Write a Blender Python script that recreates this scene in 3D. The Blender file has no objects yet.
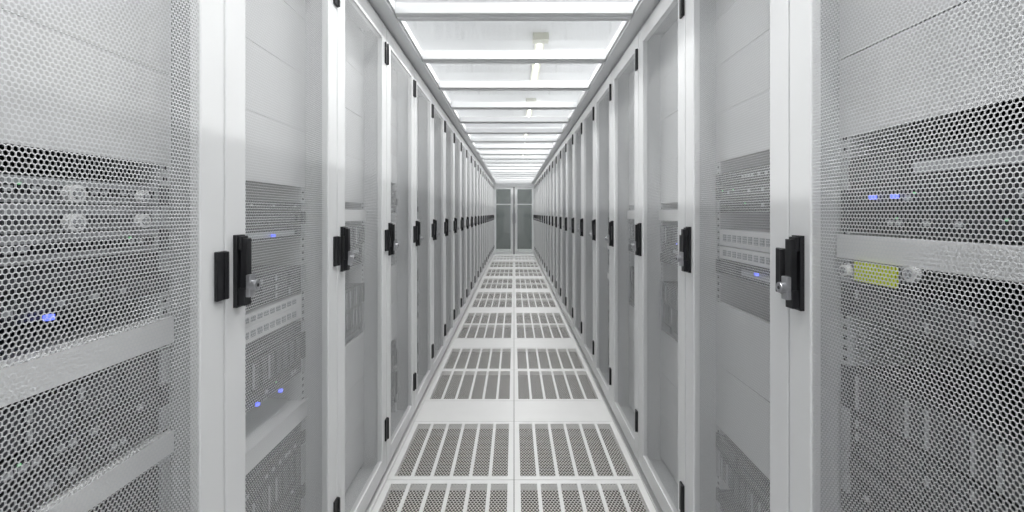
import bpy, bmesh, math, random
from mathutils import Vector, Matrix
random.seed(4)
scene = bpy.context.scene
scene.view_settings.view_transform = 'Standard'
scene.view_settings.look = 'None'

# ------------------------------------------------------------------ materials
def principled(name, col, rough=0.5, metal=0.0, noise=0.0, nscale=20, emis=None, estr=0, bump=0.0):
    m = bpy.data.materials.new(name); m.use_nodes = True
    nt = m.node_tree; b = nt.nodes['Principled BSDF']
    b.inputs['Base Color'].default_value = (*col, 1)
    b.inputs['Roughness'].default_value = rough
    b.inputs['Metallic'].default_value = metal
    if emis:
        b.inputs['Emission Color'].default_value = (*emis, 1)
        b.inputs['Emission Strength'].default_value = estr
    if noise > 0:
        tc = nt.nodes.new('ShaderNodeTexCoord'); n = nt.nodes.new('ShaderNodeTexNoise')
        n.inputs['Scale'].default_value = nscale
        nt.links.new(tc.outputs['Object'], n.inputs['Vector'])
        mx = nt.nodes.new('ShaderNodeMix'); mx.data_type = 'RGBA'
        mx.inputs['A'].default_value = (*[c*(1-noise) for c in col], 1)
        mx.inputs['B'].default_value = (*[min(1, c*(1+noise)) for c in col], 1)
        nt.links.new(n.outputs['Fac'], mx.inputs['Factor'])
        nt.links.new(mx.outputs['Result'], b.inputs['Base Color'])
    return m

def perforated(name, col, axes, pitch, radius, rough=0.45, hexa=False):
    """sheet metal with a staggered pattern of punched holes (round or hexagonal)"""
    m = principled(name, col, rough)
    nt = m.node_tree; N = nt.nodes; L = nt.links
    b = N['Principled BSDF']; out = N['Material Output']
    tc = N.new('ShaderNodeTexCoord'); sp = N.new('ShaderNodeSeparateXYZ'); L.new(tc.outputs['Object'], sp.inputs[0])
    cb = N.new('ShaderNodeCombineXYZ')
    L.new(sp.outputs[axes[0]], cb.inputs[0]); L.new(sp.outputs[axes[1]], cb.inputs[1])
    sc = N.new('ShaderNodeVectorMath'); sc.operation = 'SCALE'; L.new(cb.outputs[0], sc.inputs[0]); sc.inputs['Scale'].default_value = 1/pitch
    s3 = math.sqrt(3)
    def math_(op, a, bb):
        n = N.new('ShaderNodeMath'); n.operation = op
        for i, v in enumerate((a, bb)):
            if isinstance(v, (int, float)): n.inputs[i].default_value = v
            else: L.new(v, n.inputs[i])
        return n.outputs[0]
    ds = []
    for off in ((0, 0, 0), (0.5, s3/2, 0)):
        ad = N.new('ShaderNodeVectorMath'); ad.operation = 'ADD'; L.new(sc.outputs[0], ad.inputs[0]); ad.inputs[1].default_value = off
        wr = N.new('ShaderNodeVectorMath'); wr.operation = 'WRAP'; L.new(ad.outputs[0], wr.inputs[0])
        wr.inputs[1].default_value = (0.5, s3/2, 0.5); wr.inputs[2].default_value = (-0.5, -s3/2, -0.5)
        if hexa:
            ab = N.new('ShaderNodeVectorMath'); ab.operation = 'ABSOLUTE'; L.new(wr.outputs[0], ab.inputs[0])
            s2 = N.new('ShaderNodeSeparateXYZ'); L.new(ab.outputs[0], s2.inputs[0])
            t = math_('ADD', math_('MULTIPLY', s2.outputs[0], 0.5), math_('MULTIPLY', s2.outputs[1], s3/2))
            ds.append(math_('MAXIMUM', s2.outputs[0], t))
        else:
            ln = N.new('ShaderNodeVectorMath'); ln.operation = 'LENGTH'; L.new(wr.outputs[0], ln.inputs[0])
            ds.append(ln.outputs['Value'])
    f = math_('LESS_THAN', math_('MINIMUM', ds[0], ds[1]), radius)
    tr = N.new('ShaderNodeBsdfTransparent'); mx = N.new('ShaderNodeMixShader')
    L.new(f, mx.inputs[0]); L.new(b.outputs[0], mx.inputs[1]); L.new(tr.outputs[0], mx.inputs[2])
    L.new(mx.outputs[0], out.inputs[0])
    return m

M_DOOR = principled('powder_coat_light_grey', (0.80, 0.805, 0.81), 0.42, noise=0.02, nscale=6)
M_CAB = principled('cabinet_light_grey', (0.55, 0.56, 0.57), 0.5, noise=0.02, nscale=6)
M_MESH = perforated('perforated_door_sheet', (0.82, 0.83, 0.84), (1, 2), 0.0074, 0.443, hexa=True)
M_BLACK = principled('black_plastic', (0.008, 0.008, 0.010), 0.35, noise=0.1, nscale=60)
M_CHROME = principled('lock_metal', (0.50, 0.50, 0.52), 0.3, metal=0.85, noise=0.04, nscale=90)
M_BLANK = principled('blanking_panel', (0.70, 0.705, 0.71), 0.5, noise=0.02, nscale=10)
M_DARK = principled('server_black', (0.018, 0.019, 0.023), 0.4, noise=0.3, nscale=40)
M_DARK2 = principled('server_charcoal', (0.06, 0.063, 0.072), 0.45, noise=0.2, nscale=40)
M_SILV = principled('server_silver', (0.40, 0.41, 0.43), 0.4, metal=0.2, noise=0.06, nscale=60)
M_SHELF = principled('shelf_white', (0.88, 0.88, 0.88), 0.45, noise=0.02, nscale=12)
M_BLUE = principled('led_blue', (0.1, 0.2, 0.9), 0.4, emis=(0.10, 0.13, 1.0), estr=2.0)
M_GREEN = principled('led_green', (0.2, 0.7, 0.3), 0.4, emis=(0.3, 1.0, 0.4), estr=0.3)
M_YEL = principled('label_yellow', (0.74, 0.86, 0.01), 0.5, noise=0.08, nscale=80)
M_TILE = principled('floor_tile_white', (0.81, 0.807, 0.80), 0.38, noise=0.03, nscale=9)
M_PERF = perforated('floor_tile_perforated', (0.66, 0.645, 0.62), (0, 1), 0.0150, 0.40)
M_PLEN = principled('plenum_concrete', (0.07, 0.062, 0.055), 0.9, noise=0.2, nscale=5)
M_WALLG = principled('wall_paint_grey', (0.20, 0.21, 0.21), 0.7, noise=0.05, nscale=4)
M_CEIL = principled('ceiling_paint', (0.75, 0.755, 0.76), 0.7, noise=0.015, nscale=4)
M_ALU = principled('white_aluminium', (0.76, 0.77, 0.78), 0.4, noise=0.02, nscale=10)
M_FIX = principled('fixture_housing', (0.62, 0.62, 0.54), 0.5, noise=0.02, nscale=10)
M_TUBE = principled('fluorescent_tube', (1, 1, 1), 0.5, noise=0.0, emis=(1.0, 1.0, 0.97), estr=6)

def clear_panel(name, tint, base=0.04, graze=0.6, rough=0.06):
    m = bpy.data.materials.new(name); m.use_nodes = True
    nt = m.node_tree; N = nt.nodes; L = nt.links
    N.remove(N['Principled BSDF']); out = N['Material Output']
    tr = N.new('ShaderNodeBsdfTransparent'); tr.inputs[0].default_value = (*tint, 1)
    g = N.new('ShaderNodeBsdfGlossy'); g.inputs['Roughness'].default_value = rough
    f = N.new('ShaderNodeLayerWeight'); f.inputs[0].default_value = 0.5
    p = N.new('ShaderNodeMath'); p.operation = 'POWER'; L.new(f.outputs['Facing'], p.inputs[0]); p.inputs[1].default_value = 5
    q = N.new('ShaderNodeMath'); q.operation = 'MULTIPLY_ADD'; L.new(p.outputs[0], q.inputs[0]); q.inputs[1].default_value = graze; q.inputs[2].default_value = base
    mx = N.new('ShaderNodeMixShader'); L.new(q.outputs[0], mx.inputs[0]); L.new(tr.outputs[0], mx.inputs[1]); L.new(g.outputs[0], mx.inputs[2])
    L.new(mx.outputs[0], out.inputs[0])
    return m
M_CLEAR = clear_panel('polycarbonate_clear', (0.90, 0.905, 0.905))
M_GLASS = clear_panel('door_glass_grey', (0.42, 0.45, 0.44), base=0.08)

# ------------------------------------------------------------------ mesh helpers
class MB:
    def __init__(s): s.bm = bmesh.new(); s.mats = []
    def mi(s, m):
        if m not in s.mats: s.mats.append(m)
        return s.mats.index(m)
    def box(s, x0, x1, y0, y1, z0, z1, m):
        i = s.mi(m)
        v = [s.bm.verts.new((x, y, z)) for x in (x0, x1) for y in (y0, y1) for z in (z0, z1)]
        for f in ((0, 1, 3, 2), (4, 6, 7, 5), (0, 4, 5, 1), (2, 3, 7, 6), (0, 2, 6, 4), (1, 5, 7, 3)):
            fc = s.bm.faces.new([v[k] for k in f]); fc.material_index = i
    def quad(s, pts, m):
        fc = s.bm.faces.new([s.bm.verts.new(p) for p in pts]); fc.material_index = s.mi(m)
    def cyl(s, c, r, h, axis, m, seg=20, r2=None):
        i = s.mi(m)
        R = {'X': Matrix.Rotation(math.pi/2, 4, 'Y'), 'Y': Matrix.Rotation(-math.pi/2, 4, 'X'), 'Z': Matrix.Identity(4)}[axis]
        r = bmesh.ops.create_cone(s.bm, cap_ends=True, segments=seg, radius1=r, radius2=r if r2 is None else r2, depth=h, matrix=Matrix.Translation(c) @ R)
        for v in r['verts']:
            for f in v.link_faces: f.material_index = i
    def mesh(s, name):
        me = bpy.data.meshes.new(name)
        bmesh.ops.recalc_face_normals(s.bm, faces=s.bm.faces)
        s.bm.to_mesh(me); s.bm.free()
        for m in s.mats: me.materials.append(m)
        return me
def obj(name, me, loc=(0, 0, 0), parent=None, bevel=0, seg=2, rot=0):
    o = bpy.data.objects.new(name, me); scene.collection.objects.link(o)
    o.location = loc; o.rotation_euler = (0, 0, rot)
    if parent: o.parent = parent
    if bevel:
        b = o.modifiers.new('bevel', 'BEVEL'); b.width = bevel; b.segments = seg; b.limit_method = 'ANGLE'
    return o

# ------------------------------------------------------------------ rack parts
RH = 2.14; W = 0.6
FX = -0.102
b = MB()
b.box(-1.05, -0.026, 0.001, 0.012, 0.0, RH, M_CAB)
b.box(-1.05, -0.026, W-0.012, W-0.001, 0.0, RH, M_CAB)
b.box(-1.05, -0.026, 0.012, W-0.012, RH-0.03, RH, M_CAB)
b.box(-1.05, -0.026, 0.012, W-0.012, 0.0, 0.07, M_CAB)
b.box(-1.05, -1.03, 0.012, W-0.012, 0.07, RH-0.03, M_DARK2)  # back panel: shade of the deep interior put into its dark colour
for y0, y1 in ((0.013, 0.040), (W-0.040, W-0.013)):      # 19in posts
    b.box(FX-0.045, FX-0.003, y0, y1, 0.07, RH-0.03, M_CAB)
    yy = (y0+y1)/2
    z = 0.12
    while z < RH-0.06:
        b.box(FX-0.0035, FX-0.0020, yy-0.005, yy+0.005, z, z+0.009, M_DARK); z += 0.0222
me_cab = b.mesh('cabinet')
DZ0, DZ1, S = 0.05, RH-0.012, 0.074
b = MB()
b.box(-0.022, 0, 0.0025, S, DZ0, DZ1, M_DOOR)
b.box(-0.022, 0, W-S, W-0.0025, DZ0, DZ1, M_DOOR)
b.box(-0.022, 0, S, W-S, DZ0, DZ0+0.075, M_DOOR)
b.box(-0.022, 0, S, W-S, DZ1-0.075, DZ1, M_DOOR)
me_frame = b.mesh('door_frame')
b = MB()
for x in (-0.004, -0.0056):
    b.quad([(x, S, DZ0+0.075), (x, W-S, DZ0+0.075), (x, W-S, DZ1-0.075), (x, S, DZ1-0.075)], M_MESH)
me_perf = b.mesh('perforated_panel')
b = MB()
hz = 1.13
b.box(0, 0.009, 0.026, 0.056, hz-0.078, hz+0.078, M_BLACK)
b.box(0.009, 0.017, 0.029, 0.053, hz+0.046, hz+0.075, M_BLACK)
b.box(0.013, 0.026, 0.031, 0.051, hz-0.040, hz+0.070, M_BLACK)
b.box(0.009, 0.024, 0.029, 0.053, hz-0.074, hz-0.036, M_BLACK)
b.box(0.024, 0.034, 0.031, 0.051, hz-0.056, hz-0.008, M_CHROME)
b.cyl((0.036, 0.041, hz-0.031), 0.0115, 0.018, 'X', M_CHROME)
b.cyl((0.0455, 0.041, hz-0.031), 0.004, 0.002, 'X', M_BLACK, 10)
me_handle = b.mesh('swing_handle')
b = MB()
for z in (0.245, 1.127, 2.0):
    b.box(0, 0.008, W-0.036, W-0.004, z-0.05, z+0.05, M_BLACK)
    b.cyl((0.008, W-0.009, z), 0.0055, 0.098, 'Z', M_BLACK, 12)
me_hinge = b.mesh('hinges')

# equipment variants -----------------------------------------------------------
U = 0.0445
EY0, EY1 = 0.042, W-0.042
def unit(b, z0, z1, kind, rnd):
    g = 0.0015
    if kind == 'gap': return
    if kind == 'blank':
        n = max(1, round((z1-z0)/(4*U))); h = (z1-z0)/n
        for i in range(n):
            b.box(FX-0.012, FX, EY0-0.028, EY1+0.028, z0+i*h+0.0012, z0+(i+1)*h-0.0012, M_BLANK)
        return
    if kind == 'shelf':
        b.box(FX-0.55, FX+0.012, EY0-0.02, EY1+0.02, z0, z1, M_SHELF); return
    if kind == 'white':
        b.box(FX-0.6, FX, EY0, EY1, z0+g, z1-g, M_SHELF)
        n = 14
        for i in range(n):
            y = EY0+0.03+i*(EY1-EY0-0.06)/n
            b.box(FX, FX+0.003, y, y+0.02, z0+0.3*(z1-z0), z0+0.7*(z1-z0), M_SILV)
        return
    body = M_DARK if kind != 'silver' else M_SILV
    b.box(FX-0.62, FX, EY0, EY1, z0+g, z1-g, body)
    h = z1-z0
    for y0, y1 in ((EY0-0.016, EY0+0.004), (EY1-0.004, EY1+0.016)):
        b.box(FX-0.002, FX+0.006, y0, y1, z0+g, z1-g, M_SILV if rnd.random() < .6 else M_DARK2)
    style = rnd.random()
    if h > 1.5*U:
        cols = 12 if style < .5 else 6
        rows = 1 if style < .5 else max(2, int(h/0.028))
        fm = M_DARK2 if kind != 'silver' else M_DARK
        w = (EY1-EY0-0.05)/cols; hh = (h-0.012)/rows
        for i in range(cols):
            for j in range(rows):
                y = EY0+0.025+i*w; z = z0+0.006+j*hh
                b.box(FX, FX+0.006, y+0.002, y+w-0.002, z+0.002, z+hh-0.002, fm)
                b.box(FX+0.006, FX+0.009, y+0.004, y+0.010, z+0.005, z+hh-0.005, M_SILV if rnd.random() < .5 else M_DARK)
                if rnd.random() < .03:
                    b.box(FX+0.006, FX+0.0085, y+w-0.012, y+w-0.008, z+0.005, z+0.009, M_BLUE)
    elif style < .55:
        b.box(FX, FX+0.004, EY0+0.02, EY1-0.02, z0+0.32*h, z1-0.32*h, M_DARK2 if kind != 'silver' else M_DARK)
        for i in range(24):
            y = EY0+0.03+i*0.0185
            if y+0.012 > EY1-0.02: break
            b.box(FX+0.004, FX+0.0055, y, y+0.012, z0+0.4*h, z1-0.4*h, M_SILV if rnd.random() < .3 else M_DARK)
            if rnd.random() < .06: b.box(FX+0.004, FX+0.006, y, y+0.004, z1-0.36*h, z1-0.28*h, M_GREEN)
    else:
        b.box(FX, FX+0.008, EY0+0.01, EY0+0.13, z0+0.2*h, z1-0.2*h, M_DARK2)
        b.box(FX, FX+0.006, EY0+0.16, EY1-0.06, z0+0.3*h, z1-0.4*h, M_SILV if rnd.random() < .35 else M_DARK2)
        b.box(FX, FX+0.008, EY1-0.045, EY1-0.03, z0+0.3*h, z1-0.3*h, M_DARK2)
def fill(b, z0, z1, kind, rnd):
    if kind in ('dark', 'silver', 'white'):
        z = z0
        while z < z1-0.6*U:
            k = rnd.choice([1, 1, 2, 2]) if kind == 'dark' else 1
            h = min(k*U, z1-z)
            if z1-(z+h) < 0.5*U: h = z1-z
            kk = kind
            if kind == 'dark' and rnd.random() < .12: kk = 'gap'
            unit(b, z, z+h, kk, rnd); z += h
    else: unit(b, z0, z1, kind, rnd)
def variant(layout, seed, discs=(), leds=(), labels=()):
    rnd = random.Random(seed); b = MB()
    for z0, z1, k in layout: fill(b, z0, z1, k, rnd)
    for y, z, r in discs:
        b.cyl((FX+0.020, y, z), r, 0.012, 'X', M_SHELF); b.cyl((FX+0.027, y, z), r*0.6, 0.004, 'X', M_SILV, 16)
    for y, z in leds: b.box(FX+0.008, FX+0.016, y-0.005, y+0.005, z-0.004, z+0.004, M_BLUE)
    for y0, y1, z0, z1 in labels: b.box(FX+0.013, FX+0.020, y0, y1, z0, z1, M_YEL)
    return b.mesh('rack_equipment')
VA = variant([(.09,.755,'dark'),(.772,.815,'shelf'),(.825,.985,'dark'),(.993,1.045,'shelf'),(1.05,1.18,'dark'),(1.18,1.31,'silver'),(1.35,2.09,'blank')], 3,
    discs=[(.36,1.285,.014),(.36,1.240,.014),(.49,1.240,.013),(.49,1.285,.010)], leds=[(.33,1.10)])
VB = variant([(.09,.57,'dark'),(.58,.635,'shelf'),(.64,.90,'dark'),(.91,.99,'white'),(.995,1.29,'dark'),(1.34,2.09,'blank')], 8,
    leds=[(.36,1.19),(.28,.74),(.40,.73)])
VC = variant([(.09,1.04,'dark'),(1.04,1.11,'dark'),(1.16,1.21,'shelf'),(1.215,1.37,'dark'),(1.415,2.09,'blank')], 11,
    discs=[(.215,1.150,.013),(.06,1.137,.012)], leds=[(.12,1.285),(.17,1.285)], labels=[(.082,.180,1.120,1.158)])
VD = variant([(.09,.50,'dark'),(.52,.95,'blank'),(.96,1.10,'dark'),(1.10,1.2,'white'),(1.21,1.39,'dark'),(1.43,2.09,'blank')], 15,
    leds=[(.3,1.08)])
VE = variant([(.09,.7,'blank'),(.71,1.2,'dark'),(1.22,1.27,'shelf'),(1.3,2.09,'blank')], 21)
VF = variant([(.09,.9,'dark'),(.92,1.35,'silver'),(1.37,2.09,'blank')], 27)

def rack(y0, side, eq):
    e = bpy.data.objects.new('server_rack', None); scene.collection.objects.link(e)
    e.empty_display_size = 0.2
    if side < 0: e.location = (-0.6, y0, 0)
    else: e.location = (0.6, y0+W, 0); e.rotation_euler = (0, 0, math.pi)
    obj('cabinet', me_cab, parent=e)
    obj('door_frame', me_frame, parent=e, bevel=0.003)
    obj('perforated_panel', me_perf, parent=e)
    obj('swing_handle', me_handle, parent=e, bevel=0.002)
    obj('hinges', me_hinge, parent=e, bevel=0.0015, seg=1)
    obj('equipment', eq, parent=e)
LY, RY = 0.345, 0.395
lv = {-1: VE, 0: VA, 1: VB, 2: VE}; rv = {-1: VF, 0: VC, 1: VD, 2: VE}
allv = [VA, VB, VC, VD, VE, VF]
for k in range(-2, 22):
    rack(LY+k*W, -1, lv.get(k, random.choice(allv)))
    rack(RY+k*W, 1, rv.get(k, random.choice(allv)))

# ------------------------------------------------------------------ floor
b = MB()
T = -0.03; G = 0.0015; m = 0.030
def solid_tile(x0, x1, y0, y1): b.box(x0+G, x1-G, y0+G, y1-G, T, 0, M_TILE)
def perf_tile(x0, x1, y0, y1):
    X0, X1, Y0, Y1 = x0+G, x1-G, y0+G, y1-G
    b.box(X0, X1, Y0, y0+m, T, 0, M_TILE); b.box(X0, X1, y1-m, Y1, T, 0, M_TILE)
    n = 6; gap = 0.016; w = (x1-x0-2*m-(n-1)*gap)/n
    b.box(X0, x0+m, y0+m, y1-m, T, 0, M_TILE); b.box(x1-m, X1, y0+m, y1-m, T, 0, M_TILE)
    for i in range(n):
        a = x0+m+i*(w+gap)
        b.quad([(a, y0+m, -0.0005), (a+w, y0+m, -0.0005), (a+w, y1-m, -0.0005), (a, y1-m, -0.0005)], M_PERF)
        if i < n-1: b.box(a+w, a+w+gap, y0+m, y1-m, -0.006, 0, M_TILE)
for k in range(-2, 9):
    y = 1.54+1.5*k
    for x in (-0.6, 0.0):
        if y < 13.6:
            perf_tile(x, x+0.6, y, y+0.6)
            perf_tile(x, x+0.6, y+0.6, y+1.2)
            solid_tile(x, x+0.6, y+1.2, y+1.5)
b.box(-2.6, -0.6-G, -1.5, 16, T, 0, M_TILE); b.box(0.6+G, 2.6, -1.5, 16, T, 0, M_TILE)
b.box(-0.6, 0.6, 15.04+G, 16, T, 0, M_TILE)
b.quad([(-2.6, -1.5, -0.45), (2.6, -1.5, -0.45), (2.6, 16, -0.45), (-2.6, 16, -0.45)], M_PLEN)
obj('floor', b.mesh('floor'))

# ------------------------------------------------------------------ aisle roof
b = MB()
for s in (-1, 1):
    x0, x1 = sorted((s*0.537, s*0.66))
    b.box(x0, x1, -1.4, 13.6, RH+0.0005, RH+0.05, M_ALU)
    x0, x1 = sorted((s*0.60, s*0.66))
    b.box(x0, x1, -1.4, 13.6, RH+0.05, RH+0.10, M_ALU)
    x0, x1 = sorted((s*0.528, s*0.537))
    b.box(x0, x1, -1.4, 13.6, RH+0.012, RH+0.05, M_ALU)
k = -5
while 2.02+0.6*k < 13.5:
    y = 2.02+0.6*k
    b.box(-0.528, 0.528, y, y+0.085, RH+0.002, RH+0.05, M_ALU)
    b.box(-0.528, 0.528, y+0.03, y+0.055, RH-0.006, RH+0.002, M_ALU)
    k += 1
obj('aisle_roof_frame', b.mesh('aisle_roof_frame'), bevel=0.002)
b = MB()
k = -5
while 2.02+0.6*k < 13.5:
    y = 2.02+0.6*k
    b.quad([(-0.598, y+0.003, RH+0.056), (0.598, y+0.003, RH+0.056), (0.598, y+0.597, RH+0.056), (-0.598, y+0.597, RH+0.056)], M_CLEAR)
    k += 1
obj('aisle_roof_panels', b.mesh('aisle_roof_panels'))

# ------------------------------------------------------------------ end door
e = bpy.data.objects.new('sliding_door', None); scene.collection.objects.link(e); e.location = (0, 13.62, 0)
b = MB()
b.box(-0.66, -0.575, 0, 0.10, 0, RH, M_ALU); b.box(0.575, 0.66, 0, 0.10, 0, RH, M_ALU)
b.box(-0.575, 0.575, 0, 0.10, 2.04, RH, M_ALU)
b.box(-0.66, 0.66, 0, 0.14, RH, RH+0.14, M_ALU)
obj('door_casing', b.mesh('door_casing'), parent=e, bevel=0.003)
b = MB()
for s in (-1, 1):
    def bx(xa, xb, z0, z1, y0=0.03, y1=0.07, mt=M_ALU):
        x0, x1 = sorted((s*xa, s*xb)); b.box(x0, x1, y0, y1, z0, z1, mt)
    bx(0.016, 0.10, 0.01, 2.035); bx(0.535, 0.572, 0.01, 2.035)
    bx(0.10, 0.535, 0.01, 0.10); bx(0.10, 0.535, 1.97, 2.035); bx(0.10, 0.535, 1.50, 1.53)
    bx(0.03, 0.05, 0.95, 1.25, 0.0, 0.02, M_CHROME); bx(0.033, 0.047, 0.97, 0.99, 0.02, 0.03, M_CHROME); bx(0.033, 0.047, 1.21, 1.23, 0.02, 0.03, M_CHROME)
b.box(-0.0155, 0.0155, 0.04, 0.06, 0.01, 2.035, M_BLACK)
obj('door_leaves', b.mesh('door_leaves'), parent=e, bevel=0.002)
b = MB()
for s in (-1, 1):
    x0, x1 = sorted((s*0.10, s*0.535)); b.quad([(x0, 0.05, 0.10), (x1, 0.05, 0.10), (x1, 0.05, 1.97), (x0, 0.05, 1.97)], M_GLASS)
obj('door_glass', b.mesh('door_glass'), parent=e)

# ------------------------------------------------------------------ room shell
b = MB(); b.box(-2.6, 2.6, 15.9, 16.0, 0, 3.2, M_WALLG); obj('wall_front', b.mesh('wall_front'))
b = MB(); b.box(-3.2, 3.2, -1.5, 16.0, 3.2, 3.3, M_CEIL); obj('ceiling', b.mesh('ceiling'))

# ------------------------------------------------------------------ ceiling lamps
b = MB()
b.box(-0.055, 0.055, -0.8, 0.8, -0.035, 0, M_FIX)
b.box(-0.085, 0.085, -0.90, -0.78, -0.075, 0, M_FIX); b.box(-0.06, 0.06, 0.78, 0.83, -0.055, 0, M_FIX)
b.cyl((0, 0, -0.052), 0.014, 1.56, 'Y', M_TUBE, 12)
me_lamp = b.mesh('ceiling_lamp')
for x in (-1.7, 0.29, 1.9):  # both outer rows are unseen, added for more light
    for y in (-0.2, 2.2, 5.8, 8.6, 11.4, 14.4):
        o = obj('fluorescent_ceiling_lamp', me_lamp, (x, y, 3.2))
        ld = bpy.data.lights.new('lamp_light', 'AREA'); ld.shape = 'RECTANGLE'; ld.size = 0.05; ld.size_y = 1.55
        ld.energy = 38; ld.color = (1.0, 0.998, 0.99)
        lo = bpy.data.objects.new('lamp_light', ld); scene.collection.objects.link(lo)
        lo.parent = o; lo.location = (0, 0, -0.072)

# world : even white fill light added in place of unbuilt surroundings
w = bpy.data.worlds.new('hall_fill'); scene.world = w; w.use_nodes = True
w.node_tree.nodes['Background'].inputs[0].default_value = (0.965, 0.982, 1.0, 1)
w.node_tree.nodes['Background'].inputs[1].default_value = 0.9

# ------------------------------------------------------------------ camera
cd = bpy.data.cameras.new('camera'); cam = bpy.data.objects.new('camera', cd); scene.collection.objects.link(cam)
cd.sensor_width = 36; cd.lens = 36*455/1024
cam.location = (0, 0, 1.255); cam.rotation_euler = (math.pi/2, 0, 0)
cd.shift_x = -2/1024; cd.shift_y = -43/1024
cd.clip_start = 0.02
scene.camera = cam
